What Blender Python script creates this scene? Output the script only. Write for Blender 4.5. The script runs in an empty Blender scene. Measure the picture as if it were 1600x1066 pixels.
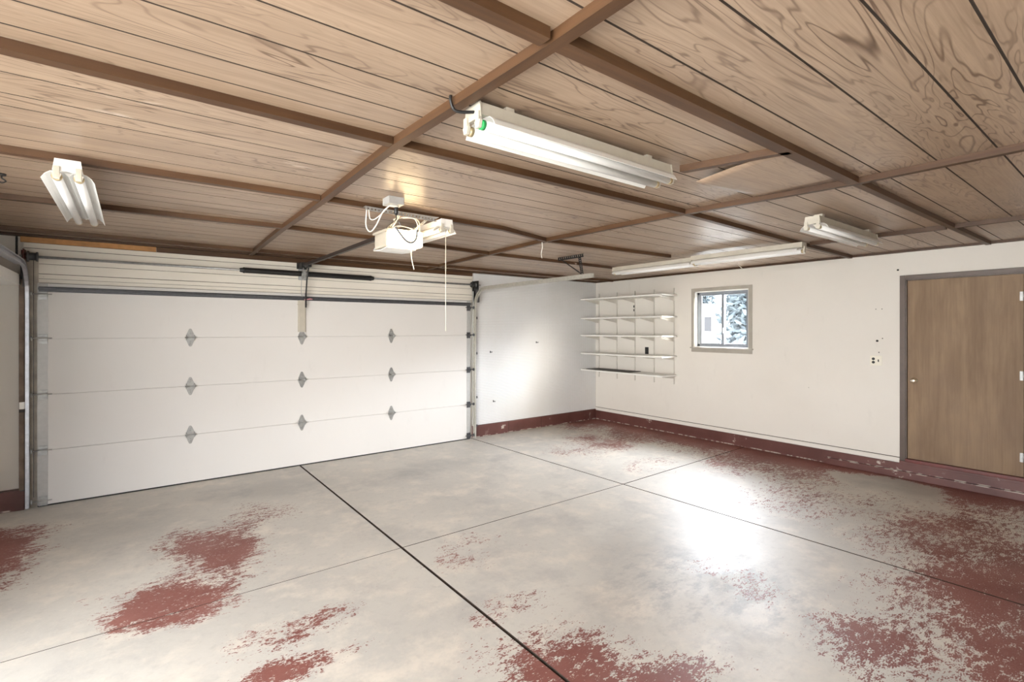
import bpy, bmesh, math, random
from mathutils import Vector, Matrix
random.seed(7)
SC = bpy.context.scene
COL = SC.collection
PI = math.pi

# ------------------------------------------------------------------ camera, light, exposure
cam_d = bpy.data.cameras.new('camera')
cam_d.sensor_width = 36.0
cam_d.lens = 17.525
cam_d.shift_y = -0.01147
cam_d.clip_start = 0.02
cam = bpy.data.objects.new('camera', cam_d)
COL.objects.link(cam)
cam.location = (-4.1629, -6.5401, 1.6922)
cam.rotation_euler = (PI/2, 0, -0.6526)
SC.camera = cam

SC.view_settings.view_transform = 'Standard'
SC.view_settings.look = 'None'
SC.view_settings.gamma = 1
SC.view_settings.use_curve_mapping = False
SC.view_settings.exposure = 0.30

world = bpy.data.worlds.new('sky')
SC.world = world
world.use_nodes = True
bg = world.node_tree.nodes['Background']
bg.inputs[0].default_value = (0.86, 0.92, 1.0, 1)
# hazy sky, with a glow added above the window-side horizon to light the room
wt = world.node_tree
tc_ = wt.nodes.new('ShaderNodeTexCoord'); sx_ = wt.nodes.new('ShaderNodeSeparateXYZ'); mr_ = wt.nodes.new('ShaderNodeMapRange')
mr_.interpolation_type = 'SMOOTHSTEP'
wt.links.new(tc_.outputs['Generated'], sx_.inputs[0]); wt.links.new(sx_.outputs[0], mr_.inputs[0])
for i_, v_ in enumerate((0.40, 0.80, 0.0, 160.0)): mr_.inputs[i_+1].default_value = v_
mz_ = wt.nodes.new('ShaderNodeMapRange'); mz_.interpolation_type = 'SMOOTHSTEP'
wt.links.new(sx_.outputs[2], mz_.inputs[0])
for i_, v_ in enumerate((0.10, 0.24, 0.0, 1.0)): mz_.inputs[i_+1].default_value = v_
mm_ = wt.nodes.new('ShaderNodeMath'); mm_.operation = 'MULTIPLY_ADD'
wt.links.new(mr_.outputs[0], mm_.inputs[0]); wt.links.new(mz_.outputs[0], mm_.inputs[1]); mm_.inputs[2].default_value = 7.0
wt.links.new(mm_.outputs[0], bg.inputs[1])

def lamp(name, kind, energy, color, loc, direction=None, **kw):
    d = bpy.data.lights.new(name, kind)
    d.energy = energy
    d.color = color
    for k, v in kw.items():
        setattr(d, k, v)
    o = bpy.data.objects.new(name, d)
    COL.objects.link(o)
    o.location = loc
    if direction is not None:
        o.rotation_euler = Vector(direction).to_track_quat('-Z', 'Y').to_euler()
    return o

# low sun, coming in through the window on the right wall
lamp('sun', 'SUN', 20.0, (1.0, 0.93, 0.80), (8, -12, 6), (-1.25, 2.53, -0.98), angle=math.radians(30))
# fill lamp, added outside a made-up opening in the unseen left wall
lamp('added_fill_lamp', 'AREA', 1250.0, (1.0, 0.93, 0.84), (-10.5, -9.4, 1.7), (1, 0.55, -0.02),
     shape='RECTANGLE', size=9.5, size_y=3.2)
# portals only guide the sampling of the sky through the two openings
for nm, lc_, dr_, a_, b_ in (('window_portal', (2.98, -2.515, 1.845), (-1, 0, 0), 0.86, 0.86), ('fill_opening_portal', (-5.52, -5.35, 1.15), (1, 0, 0), 4.7, 2.3)):
    lamp(nm, 'AREA', 1.0, (1, 1, 1), lc_, dr_, shape='RECTANGLE', size=a_, size_y=b_).data.cycles.is_portal = True

# ------------------------------------------------------------------ helpers
class MB:
    """collects shapes into one mesh object"""
    def __init__(s):
        s.bm = bmesh.new()
        s.mi = 0
    def _face(s, vs):
        try:
            f = s.bm.faces.new(vs)
            f.material_index = s.mi
            return f
        except ValueError:
            return None
    def box(s, x0, x1, y0, y1, z0, z1, bev=0.0):
        if x0 > x1: x0, x1 = x1, x0
        if y0 > y1: y0, y1 = y1, y0
        if z0 > z1: z0, z1 = z1, z0
        v = [s.bm.verts.new(p) for p in ((x0,y0,z0),(x1,y0,z0),(x1,y1,z0),(x0,y1,z0),(x0,y0,z1),(x1,y0,z1),(x1,y1,z1),(x0,y1,z1))]
        fs = [s._face([v[i] for i in q]) for q in ((3,2,1,0),(4,5,6,7),(0,1,5,4),(1,2,6,5),(2,3,7,6),(3,0,4,7))]
        if bev > 0:
            es = {e for f in fs for e in f.edges}
            bmesh.ops.bevel(s.bm, geom=list(es), offset=bev, segments=2, affect='EDGES', profile=0.6)
        return s
    def prism(s, poly, axis, a, b):
        """extrude polygon along axis (0,1,2) from a to b; poly gives the other two coordinates in order"""
        def P(u, v, t):
            return {0: (t, u, v), 1: (u, t, v), 2: (u, v, t)}[axis]
        A = [s.bm.verts.new(P(u, v, a)) for u, v in poly]
        B = [s.bm.verts.new(P(u, v, b)) for u, v in poly]
        n = len(poly)
        s._face(A[::-1]); s._face(B)
        for i in range(n):
            s._face([A[i], A[(i+1) % n], B[(i+1) % n], B[i]])
        return s
    def sheet(s, line, axis, a, b, th):
        """thin bent sheet: polyline in the cross plane with a thickness, extruded along axis"""
        pts = [Vector(p) for p in line]
        off = []
        for i, p in enumerate(pts):
            d = (pts[min(i+1, len(pts)-1)] - pts[max(i-1, 0)]).normalized()
            off.append(Vector((-d.y, d.x)) * th)
        poly = [tuple(p) for p in pts] + [tuple(p+o) for p, o in reversed(list(zip(pts, off)))]
        def P(u, v, t):
            return {0: (t, u, v), 1: (u, t, v), 2: (u, v, t)}[axis]
        n = len(pts)
        A = [s.bm.verts.new(P(u, v, a)) for u, v in poly]
        B = [s.bm.verts.new(P(u, v, b)) for u, v in poly]
        m = len(poly)
        for i in range(m):
            s._face([A[i], A[(i+1) % m], B[(i+1) % m], B[i]])
        for i in range(n-1):
            s._face([A[i], A[i+1], A[m-2-i], A[m-1-i]])
            s._face([B[i+1], B[i], B[m-1-i], B[m-2-i]])
        return s
    def tube(s, path, r, seg=8, cap=True):
        pts = [Vector(p) for p in path]
        rings = []
        nrm = None
        for i, p in enumerate(pts):
            d = (pts[min(i+1, len(pts)-1)] - pts[max(i-1, 0)])
            if d.length < 1e-9: d = Vector((0, 0, 1))
            d.normalize()
            if nrm is None:
                nrm = d.orthogonal().normalized()
            nrm = (nrm - d * nrm.dot(d))
            if nrm.length < 1e-6: nrm = d.orthogonal()
            nrm.normalize()
            b = d.cross(nrm)
            rr = r[i] if isinstance(r, (list, tuple)) else r
            rings.append([s.bm.verts.new(p + nrm*math.cos(2*PI*k/seg)*rr + b*math.sin(2*PI*k/seg)*rr) for k in range(seg)])
        for a, b in zip(rings, rings[1:]):
            for k in range(seg):
                f = s._face([a[k], a[(k+1) % seg], b[(k+1) % seg], b[k]])
                if f: f.smooth = True
        if cap:
            s._face(rings[0][::-1]); s._face(rings[-1])
        return s
    def lathe(s, prof, axis, c, seg=20):
        """prof: list of (t, r) along axis through point c"""
        ax = [Vector((1,0,0)), Vector((0,1,0)), Vector((0,0,1))][axis]
        u = [Vector((0,1,0)), Vector((0,0,1)), Vector((1,0,0))][axis]
        w = ax.cross(u)
        c = Vector(c)
        rings = [[s.bm.verts.new(c + ax*t + (u*math.cos(2*PI*k/seg) + w*math.sin(2*PI*k/seg))*max(r, 1e-4)) for k in range(seg)] for t, r in prof]
        for a, b in zip(rings, rings[1:]):
            for k in range(seg):
                f = s._face([a[k], a[(k+1) % seg], b[(k+1) % seg], b[k]])
                if f: f.smooth = True
        s._face(rings[0][::-1]); s._face(rings[-1])
        return s
    def sweep_yz(s, path, prof):
        """path: (y,z) points; prof: closed polygon of (x, n) where n is along the path's normal"""
        pts = [Vector(p) for p in path]
        rings = []
        for i, p in enumerate(pts):
            d = (pts[min(i+1, len(pts)-1)] - pts[max(i-1, 0)]).normalized()
            n = Vector((-d.y, d.x))
            rings.append([s.bm.verts.new((x, p.x + n.x*q, p.y + n.y*q)) for x, q in prof])
        m = len(prof)
        for a, b in zip(rings, rings[1:]):
            for k in range(m):
                s._face([a[k], a[(k+1) % m], b[(k+1) % m], b[k]])
        s._face(rings[0][::-1]); s._face(rings[-1])
        return s
    def build(s, name, mat, parent=None, loc=None):
        bmesh.ops.recalc_face_normals(s.bm, faces=s.bm.faces)
        me = bpy.data.meshes.new(name)
        s.bm.to_mesh(me)
        s.bm.free()
        for m in (mat if isinstance(mat, (list, tuple)) else [mat]):
            me.materials.append(m)
        o = bpy.data.objects.new(name, me)
        COL.objects.link(o)
        if loc: o.location = loc
        if parent: o.parent = parent
        return o

def tag(o, label, cat, group=None, kind=None):
    o['label'] = label
    o['category'] = cat
    if group: o['group'] = group
    if kind: o['kind'] = kind
    return o
def thing(name, label, cat, loc=(0, 0, 0), rz=0, group=None):
    o = bpy.data.objects.new(name, None)
    o.empty_display_size = 0.05
    COL.objects.link(o)
    o.location = loc
    o.rotation_euler = (0, 0, rz)
    return tag(o, label, cat, group)
def struct(o, label=None, cat=None):
    o['kind'] = 'structure'
    if label: o['label'] = label
    if cat: o['category'] = cat
    return o
def kids(o):
    return [c for c in COL.objects if c.parent == o]
def dup(root, loc, rz, label, group):
    r = root.copy(); COL.objects.link(r)
    r.location = loc; r.rotation_euler = (0, 0, rz)
    r['label'] = label
    if group: r['group'] = group
    for ch in kids(root):
        c = ch.copy(); COL.objects.link(c); c.parent = r
        for g in kids(ch):
            d = g.copy(); COL.objects.link(d); d.parent = c
    return r
def spline(ctrl, n=8):
    P = [Vector(c) for c in ctrl]
    P = [P[0]*2 - P[1]] + P + [P[-1]*2 - P[-2]]
    out = []
    for i in range(1, len(P)-2):
        p0, p1, p2, p3 = P[i-1:i+3]
        for k in range(n):
            t = k/n
            out.append(0.5*((2*p1) + (p2-p0)*t + (2*p0-5*p1+4*p2-p3)*t*t + (3*p1-p0-3*p2+p3)*t**3))
    out.append(P[-2])
    return out

# ------------------------------------------------------------------ materials
class NT:
    def __init__(s, name):
        s.m = bpy.data.materials.new(name)
        s.m.use_nodes = True
        s.t = s.m.node_tree
        s.b = s.t.nodes['Principled BSDF']
        s.out = s.t.nodes['Material Output']
    def n(s, typ, **kw):
        x = s.t.nodes.new(typ)
        for k, v in kw.items(): setattr(x, k, v)
        return x
    def put(s, sock, v):
        if hasattr(v, 'is_output') or isinstance(v, bpy.types.NodeSocket):
            s.t.links.new(v, sock)
        else:
            sock.default_value = v
    def pos(s):
        return s.n('ShaderNodeNewGeometry').outputs['Position']
    def obj(s):
        return s.n('ShaderNodeTexCoord').outputs['Object']
    def map(s, vec, loc=(0, 0, 0), scale=(1, 1, 1), rot=(0, 0, 0)):
        x = s.n('ShaderNodeMapping')
        s.put(x.inputs[0], vec)
        x.inputs['Location'].default_value = loc
        x.inputs['Rotation'].default_value = rot
        x.inputs['Scale'].default_value = scale
        return x.outputs[0]
    def noise(s, vec, scale, detail=4, rough=0.55, dist=0.0):
        x = s.n('ShaderNodeTexNoise')
        s.put(x.inputs['Vector'], vec)
        x.inputs['Scale'].default_value = scale
        x.inputs['Detail'].default_value = detail
        x.inputs['Roughness'].default_value = rough
        x.inputs['Distortion'].default_value = dist
        return x.outputs[0]
    def math(s, op, a, b=0.0, c=0.0, clamp=False):
        x = s.n('ShaderNodeMath', operation=op, use_clamp=clamp)
        s.put(x.inputs[0], a); s.put(x.inputs[1], b)
        if op in ('MULTIPLY_ADD',): s.put(x.inputs[2], c)
        return x.outputs[0]
    def rng(s, v, a, b, c=0.0, d=1.0, smooth=False):
        x = s.n('ShaderNodeMapRange')
        if smooth: x.interpolation_type = 'SMOOTHSTEP'
        s.put(x.inputs[0], v)
        for i, q in enumerate((a, b, c, d)): s.put(x.inputs[i+1], q)
        return x.outputs[0]
    def mix(s, f, a, b, blend='MIX'):
        x = s.n('ShaderNodeMix', data_type='RGBA', blend_type=blend)
        s.put(x.inputs[0], f)
        for sock, v in ((x.inputs[6], a), (x.inputs[7], b)):
            s.put(sock, (*v, 1) if isinstance(v, (tuple, list)) and len(v) == 3 else v)
        return x.outputs[2]
    def sep(s, vec):
        x = s.n('ShaderNodeSeparateXYZ')
        s.put(x.inputs[0], vec)
        return x.outputs
    def bump(s, h, strength=0.2, dist=0.01):
        x = s.n('ShaderNodeBump')
        x.inputs['Strength'].default_value = strength
        x.inputs['Distance'].default_value = dist
        s.put(x.inputs['Height'], h)
        s.put(s.b.inputs['Normal'], x.outputs[0])
    def fin(s, color=None, rough=None, metal=None, spec=None):
        if color is not None: s.put(s.b.inputs['Base Color'], (*color, 1) if isinstance(color, (tuple, list)) and len(color) == 3 else color)
        if rough is not None: s.put(s.b.inputs['Roughness'], rough)
        if metal is not None: s.put(s.b.inputs['Metallic'], metal)
        if spec is not None: s.put(s.b.inputs['Specular IOR Level'], spec)
        return s.m

def plain(name, col, rough=0.5, metal=0.0, var=0.12, scale=9.0):
    t = NT(name)
    nz = t.noise(t.pos(), scale, 4)
    c = t.mix(t.rng(nz, 0.3, 0.7), tuple(x*(1-var) for x in col), tuple(min(1, x*(1+var)) for x in col))
    return t.fin(c, rough, metal)

def srgb(r, g, b):
    f = lambda c: (c/255)/12.92 if c/255 <= 0.04045 else ((c/255+0.055)/1.055)**2.4
    return (f(r), f(g), f(b))

M = {}
M['white_metal'] = plain('white_enamel', (0.84, 0.83, 0.80), 0.35, 0, 0.03)
M['white_greyed'] = plain('greyed_white_enamel', (0.50, 0.46, 0.385), 0.45, 0, 0.08)  # shaded look of the fixture housings is put into this greyed white
M['tube'] = plain('lamp_glass', (0.88, 0.88, 0.87), 0.25, 0, 0.01)
M['brass'] = plain('tube_cap_metal', (0.55, 0.45, 0.28), 0.35, 0.8, 0.1)
M['green'] = plain('green_band', (0.02, 0.30, 0.08), 0.4, 0, 0.05)
M['galv'] = plain('galvanized_steel', (0.36, 0.36, 0.35), 0.45, 0.5, 0.15, 30)
M['stile'] = plain('galvanized_stile', (0.44, 0.435, 0.42), 0.5, 0.25, 0.06, 25)
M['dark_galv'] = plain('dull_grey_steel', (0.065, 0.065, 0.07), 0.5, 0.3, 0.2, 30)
M['black'] = plain('black_steel', (0.016, 0.015, 0.015), 0.45, 0.2, 0.2, 40)
M['dark_red'] = plain('dark_red_steel', (0.10, 0.02, 0.015), 0.5, 0.2, 0.2, 40)
M['rail'] = plain('dark_brown_rail', (0.035, 0.024, 0.02), 0.5, 0.3, 0.2, 40)
M['rubber'] = plain('black_rubber', (0.02, 0.02, 0.02), 0.7, 0, 0.1)
M['opener'] = plain('beige_grey_plastic', (0.50, 0.45, 0.37), 0.4, 0, 0.05)
M['white_cord'] = plain('white_cord', (0.80, 0.77, 0.70), 0.5, 0, 0.03)
M['grey_cord'] = plain('grey_cord', (0.10, 0.11, 0.13), 0.5, 0, 0.03)
M['string'] = plain('cream_string', (0.80, 0.74, 0.62), 0.7, 0, 0.03)
M['shelf'] = plain('white_shelf_paint', (0.74, 0.73, 0.69), 0.4, 0, 0.05)
M['standard'] = plain('grey_standard', (0.58, 0.55, 0.50), 0.45, 0.2, 0.08)
M['mat'] = plain('dark_brown_mat', (0.035, 0.026, 0.022), 0.6, 0, 0.2)
M['casing'] = plain('taupe_casing', (0.34, 0.31, 0.265), 0.5, 0, 0.06)
M['alum'] = plain('mill_aluminium', (0.26, 0.28, 0.31), 0.4, 0.5, 0.08)
M['knob'] = plain('satin_brass_knob', (0.82, 0.76, 0.62), 0.22, 0.9, 0.03)
M['ivory'] = plain('ivory_plastic', (0.76, 0.72, 0.62), 0.4, 0, 0.02)
M['slot'] = plain('dark_slot', (0.02, 0.018, 0.016), 0.6, 0, 0.05)
M['batten_raw'] = plain('raw_pine', (0.40, 0.19, 0.06), 0.6, 0, 0.2, 14)
M['pink'] = plain('pink_tag', (0.6, 0.25, 0.28), 0.6, 0, 0.05)
M['outside_paint'] = plain('outside_siding', (0.80, 0.79, 0.76), 0.8, 0, 0.04)
M['outside_glass'] = plain('outside_window_glass', (0.03, 0.03, 0.035), 0.5, 0, 0.04)
M['bark'] = plain('bark', (0.10, 0.07, 0.05), 0.9, 0, 0.3, 12)
M['needles'] = plain('blue_green_needles', (0.09, 0.115, 0.13), 0.8, 0, 0.3, 6)
M['lawn'] = plain('dry_ground', (0.46, 0.45, 0.42), 0.9, 0, 0.12, 2)

def mat_glass():
    t = NT('window_glass')
    tr = t.n('ShaderNodeBsdfTransparent'); gl = t.n('ShaderNodeBsdfGlossy')
    gl.inputs['Roughness'].default_value = 0.02
    mx = t.n('ShaderNodeMixShader'); mx.inputs[0].default_value = 0.06
    t.t.links.new(tr.outputs[0], mx.inputs[1]); t.t.links.new(gl.outputs[0], mx.inputs[2])
    t.t.links.new(mx.outputs[0], t.out.inputs[0])
    return t.m
M['glass'] = mat_glass()

def mat_lens():
    t = NT('lit_opener_lens')
    t.fin((0.9, 0.85, 0.75), 0.4)
    t.b.inputs['Emission Color'].default_value = (1.0, 0.72, 0.40, 1)
    t.b.inputs['Emission Strength'].default_value = 11.0
    return t.m
M['lens'] = mat_lens()

def mat_wall(name, col, stain, speck=True):
    t = NT(name)
    p = t.pos()
    n1 = t.noise(p, 0.9, 5)
    c = t.mix(t.rng(n1, 0.4, 0.75, 0, 0.55), col, stain)
    n2 = t.noise(t.map(p, scale=(3, 3, 1.2)), 2.4, 6, 0.65)
    c = t.mix(t.rng(n2, 0.60, 0.85, 0, 0.30), c, tuple(x*0.80 for x in stain))
    if speck:
        v = t.n('ShaderNodeTexVoronoi'); v.inputs['Scale'].default_value = 2.2
        t.put(v.inputs['Vector'], t.map(p, scale=(1, 1.3, 1)))
        c = t.mix(t.rng(v.outputs[0], 0.012, 0.02, 0.8, 0.0), c, (0.12, 0.10, 0.08))
    t.bump(t.noise(p, 60, 3), 0.06, 0.004)
    return t.fin(c, 0.55)
M['wall'] = mat_wall('cream_wall_paint', (0.70, 0.665, 0.61), (0.62, 0.58, 0.52))
M['header'] = mat_wall('painted_boards', (0.78, 0.735, 0.655), (0.64, 0.58, 0.49))
M['door_white'] = mat_wall('white_door_skin', (0.69, 0.67, 0.645), (0.66, 0.635, 0.605), False)

def mat_peg():
    t = NT('white_pegboard')
    p = t.pos()
    x, y, z = t.sep(p)
    fx = t.math('SUBTRACT', t.math('FRACT', t.math('DIVIDE', x, 0.0254)), 0.5)
    fz = t.math('SUBTRACT', t.math('FRACT', t.math('DIVIDE', z, 0.0254)), 0.5)
    d = t.math('SQRT', t.math('ADD', t.math('MULTIPLY', fx, fx), t.math('MULTIPLY', fz, fz)))
    hole = t.rng(d, 0.13, 0.19, 0.75, 0.0)
    base = t.mix(t.rng(t.noise(p, 1.2, 4), 0.35, 0.7), (0.74, 0.74, 0.74), (0.68, 0.675, 0.66))
    return t.fin(t.mix(hole, base, (0.10, 0.095, 0.09)), 0.4)
M['peg'] = mat_peg()

def wood_grain(t, p, sx, sy, freq, light, dark, amt):
    q = t.map(p, scale=(sx, sy, 1))
    f = t.noise(q, 1.0, 3, 0.5, 0.6)
    w = t.math('ABSOLUTE', t.math('SUBTRACT', t.math('FRACT', t.math('MULTIPLY', f, freq)), 0.5))
    line = t.rng(w, 0.0, 0.17, 1.0, 0.0, True)
    fine = t.noise(t.map(p, scale=(3, 90, 1)), 1.0, 3, 0.6)
    brk = t.rng(t.noise(t.map(p, scale=(1.1, 2.4, 1)), 1.0, 3), 0.40, 0.68, 0.06, 1.0)
    l2 = t.math('MULTIPLY', t.math('MULTIPLY', line, amt), brk)
    c = t.mix(l2, light, dark)
    return t.mix(t.rng(fine, 0.35, 0.75, 0, 0.35), c, dark)

def mat_ceiling():
    t = NT('printed_wood_panelling')
    p = t.pos()
    x, y, z = t.sep(p)
    tone = t.noise(t.map(p, scale=(0.35, 5.0, 1)), 1.0, 2)
    light = t.mix(t.rng(tone, 0.3, 0.7), (0.40, 0.289, 0.203), (0.315, 0.222, 0.153))
    c = wood_grain(t, p, 0.8, 5.0, 17.0, light, (0.075, 0.036, 0.018), 0.85)
    # pale scuffs
    sc = t.noise(t.map(p, loc=(3, 1, 0), scale=(2.2, 9.0, 1), rot=(0, 0, 0.25)), 1.0, 6, 0.7)
    reg = t.rng(t.noise(p, 0.55, 2), 0.5, 0.62)
    c = t.mix(t.math('MULTIPLY', t.rng(sc, 0.60, 0.70), t.math('MULTIPLY', reg, 0.7)), c, (0.62, 0.52, 0.44))
    r = t.rng(t.noise(p, 1.4, 4), 0.3, 0.7, 0.30, 0.42)
    t.bump(t.noise(p, 3.0, 2), 0.10, 0.02)
    return t.fin(c, r, 0, 0.5)
M['ceiling'] = mat_ceiling()
M['groove'] = plain('panel_groove', (0.035, 0.022, 0.014), 0.8, 0, 0.1)

def mat_batten(name, axis, bright=1.0):
    t = NT(name)
    p = t.pos()
    q = t.map(p, scale=(0.6, 1, 1) if axis == 0 else (1, 0.6, 1))
    s = (1.5, 40, 40) if axis == 0 else (40, 1.5, 40)
    n = t.noise(t.map(p, scale=s), 1.0, 4, 0.6)
    n2 = t.noise(q, 1.7, 3)
    c = t.mix(t.rng(n2, 0.35, 0.7), tuple(v*bright for v in (0.062, 0.028, 0.011)), tuple(v*bright for v in (0.100, 0.048, 0.020)))
    c = t.mix(t.rng(n, 0.4, 0.75, 0, 0.6), c, tuple(v*bright for v in (0.028, 0.011, 0.005)))
    return t.fin(c, 0.5, 0, 0.35)
M['batten_x'] = mat_batten('stained_batten', 0)
M['batten_y'] = mat_batten('stained_batten_cross', 1)
M['trim_dark'] = mat_batten('dark_edge_trim', 0, 0.75)

def mat_floor():
    t = NT('worn_painted_concrete')
    p = t.pos()
    x, y, z = t.sep(p)
    w1 = t.noise(p, 0.8, 5, 0.6)
    w2 = t.noise(p, 3.2, 6, 0.65)
    con = t.mix(t.rng(w1, 0.33, 0.68), (0.58, 0.54, 0.475), (0.46, 0.43, 0.385))
    con = t.mix(t.rng(w2, 0.48, 0.66, 0, 0.8), con, (0.66, 0.59, 0.50))
    con = t.mix(t.rng(t.noise(t.map(p, loc=(7, 2, 0)), 1.9, 6, 0.68), 0.52, 0.68, 0, 0.7), con, (0.40, 0.375, 0.345))
    con = t.mix(t.rng(t.noise(p, 18, 4), 0.55, 0.8, 0, 0.35), con, (0.34, 0.31, 0.28))
    flat = t.map(p, scale=(1, 1, 0))
    warp = t.n('ShaderNodeVectorMath', operation='MULTIPLY_ADD')
    wn = t.n('ShaderNodeTexNoise'); t.put(wn.inputs['Vector'], flat); wn.inputs['Scale'].default_value = 1.6; wn.inputs['Detail'].default_value = 5
    t.put(warp.inputs[0], wn.outputs['Color']); warp.inputs[1].default_value = (0.9, 0.9, 0); t.put(warp.inputs[2], flat)
    wp = warp.outputs[0]          # shifted by about +0.45
    def blob(cx, cy, rx, ry, amp):
        m = t.map(wp, loc=(-(cx+0.45)/rx, -(cy+0.45)/ry, 0), scale=(1/rx, 1/ry, 0))
        d = t.n('ShaderNodeVectorMath', operation='LENGTH'); t.put(d.inputs[0], m)
        return t.rng(d.outputs['Value'], 1.25, 0.25, 0.0, amp, True)
    def total(bl):
        acc = None
        for b in bl:
            v = blob(*b)
            acc = v if acc is None else t.math('MAXIMUM', acc, v)
        return acc
    oil = total([(-2.95, -0.75, 0.75, 0.4, 0.55), (-1.3, -1.1, 0.8, 0.4, 0.6), (2.45, -4.75, 0.45, 0.5, 0.8), (-4.2, -1.2, 0.4, 0.5, 0.4), (-1.0, -3.9, 0.5, 0.5, 0.35), (-0.9, -4.75, 0.30, 0.35, 0.6)])
    con = t.mix(t.math('MULTIPLY', oil, t.rng(w2, 0.3, 0.65)), con, (0.27, 0.265, 0.25))
    worn = t.math('MULTIPLY', blob(-1.15, -4.85, 0.75, 0.85, 1.0), t.rng(t.noise(t.map(p, loc=(4, 9, 0), scale=(1.0, 1.6, 0)), 6.0, 8, 0.7), 0.47, 0.60))
    con = t.mix(t.math('MULTIPLY', worn, 0.65), con, (0.30, 0.285, 0.275))
    paint = total([
        (-3.62, -2.10, 0.58, 0.80, 0.72), (-3.95, -2.68, 0.55, 0.42, 0.72), (-3.3, -1.5, 0.5, 0.5, 0.44), (-5.05, -1.25, 0.55, 1.0, 0.82), (-2.1, -3.30, 0.55, 0.45, 0.42),
        (-3.45, -3.62, 0.55, 0.25, 0.50), (-3.55, -3.98, 0.6, 0.28, 0.66), (-2.45, -4.75, 0.60, 0.45, 0.70), (-2.05, -5.05, 0.40, 0.32, 0.64), (-0.95, -5.65, 0.65, 0.40, 0.62), (-2.35, -4.15, 0.32, 0.25, 0.52),
        (0.3, -6.4, 2.2, 1.45, 0.74), (1.2, -5.5, 1.4, 1.0, 0.58), (-0.95, -4.75, 0.35, 0.5, 0.40),
        (1.7, -1.4, 1.2, 1.0, 0.58), (2.1, -3.4, 1.0, 1.4, 0.58), (0.7, -1.6, 0.6, 0.8, 0.42), (1.2, -4.3, 1.2, 0.9, 0.47), (1.0, -2.6, 0.8, 0.6, 0.36)])
    wallband = t.rng(t.math('ADD', x, t.math('MULTIPLY', t.math('SUBTRACT', w1, 0.5), 1.6)), 1.35, 2.75, 0.0, 0.95)
    wallband = t.math('SUBTRACT', wallband, t.math('MULTIPLY', blob(2.40, -4.75, 0.42, 0.5, 1.0), 0.75))
    reg = t.math('MAXIMUM', paint, wallband)
    f0 = t.noise(t.map(p, scale=(1.0, 1.3, 0)), 2.6, 4, 0.6)
    f1 = t.noise(t.map(p, scale=(1.0, 1.9, 0)), 15.0, 8, 0.68)
    f2 = t.noise(t.map(p, scale=(1.0, 2.2, 0)), 60.0, 5, 0.6)
    val = t.math('ADD', t.math('ADD', reg, t.math('MULTIPLY', t.math('SUBTRACT', f0, 0.5), 0.75)), t.math('ADD', t.math('MULTIPLY', t.math('SUBTRACT', f1, 0.5), 1.45), t.math('MULTIPLY', t.math('SUBTRACT', f2, 0.5), 1.15)))
    mask = t.rng(val, 0.465, 0.555)
    pc = t.mix(t.rng(t.noise(p, 2.0, 4), 0.35, 0.7), (0.185, 0.060, 0.046), (0.26, 0.105, 0.085))
    col = t.mix(mask, con, pc)
    edge = t.math('MULTIPLY', t.rng(val, 0.40, 0.49), t.rng(val, 0.54, 0.49))
    col = t.mix(t.math('MULTIPLY', edge, 0.35), col, (0.66, 0.62, 0.55))
    rough = t.math('SUBTRACT', t.rng(w2, 0.3, 0.7, 0.56, 0.42), t.math('MULTIPLY', mask, 0.04))
    t.bump(t.math('ADD', t.math('ADD', t.math('MULTIPLY', mask, 0.5), t.math('MULTIPLY', f1, 0.5)), t.math('MULTIPLY', w2, 0.8)), 0.28, 0.010)
    return t.fin(col, t.math('ADD', rough, t.rng(f2, 0.35, 0.65, -0.07, 0.12)), 0, 0.38)
M['floor'] = mat_floor()
M['joint'] = plain('dirty_joint', (0.05, 0.032, 0.022), 0.9, 0, 0.3, 20)

def mat_curb():
    t = NT('peeling_red_brown_paint')
    p = t.pos()
    n = t.noise(p, 5.0, 6, 0.65)
    n2 = t.noise(p, 1.3, 2)
    c = t.mix(t.rng(t.noise(p, 2.5, 4), 0.35, 0.7), (0.085, 0.028, 0.022), (0.13, 0.050, 0.042))
    m = t.math('MULTIPLY', t.rng(n, 0.62, 0.66), t.rng(n2, 0.45, 0.6))
    z = t.sep(p)[2]
    lip = t.math('MULTIPLY', t.rng(t.math('ABSOLUTE', t.math('SUBTRACT', z, t.rng(t.sep(p)[1], -3.96, -3.94, 0.081, 0.010))), 0.004, 0.009, 1.0, 0.0), t.rng(t.noise(p, 11.0, 4), 0.47, 0.54))
    m = t.math('MAXIMUM', m, t.math('MULTIPLY', lip, 0.8))
    return t.fin(t.mix(m, c, (0.50, 0.44, 0.38)), 0.42)
M['curb'] = mat_curb()
M['sill_red'] = plain('red_brown_sill_paint', (0.12, 0.025, 0.02), 0.4, 0, 0.2)

def mat_doorwood():
    t = NT('worn_brown_door')
    p = t.pos()
    q = t.map(p, scale=(1, 7, 1.0))
    n = t.noise(q, 1.0, 5, 0.6, 0.4)
    c = t.mix(t.rng(n, 0.3, 0.7), (0.165, 0.105, 0.062), (0.265, 0.180, 0.108))
    n3 = t.noise(t.map(p, scale=(1, 60, 2.0)), 1.0, 3)
    c = t.mix(t.rng(n3, 0.45, 0.8, 0, 0.4), c, (0.13, 0.08, 0.048))
    c = t.mix(t.rng(t.noise(p, 1.6, 4), 0.5, 0.75, 0, 0.5), c, (0.17, 0.115, 0.08))
    return t.fin(c, 0.6, 0, 0.3)
M['door_brown'] = mat_doorwood()
M['frame_brown'] = plain('brown_door_casing', (0.085, 0.056, 0.041), 0.45, 0, 0.12)

# ------------------------------------------------------------------ the room
XL, XR, YR, H = -5.45, 2.836, -8.0, 2.59
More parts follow.
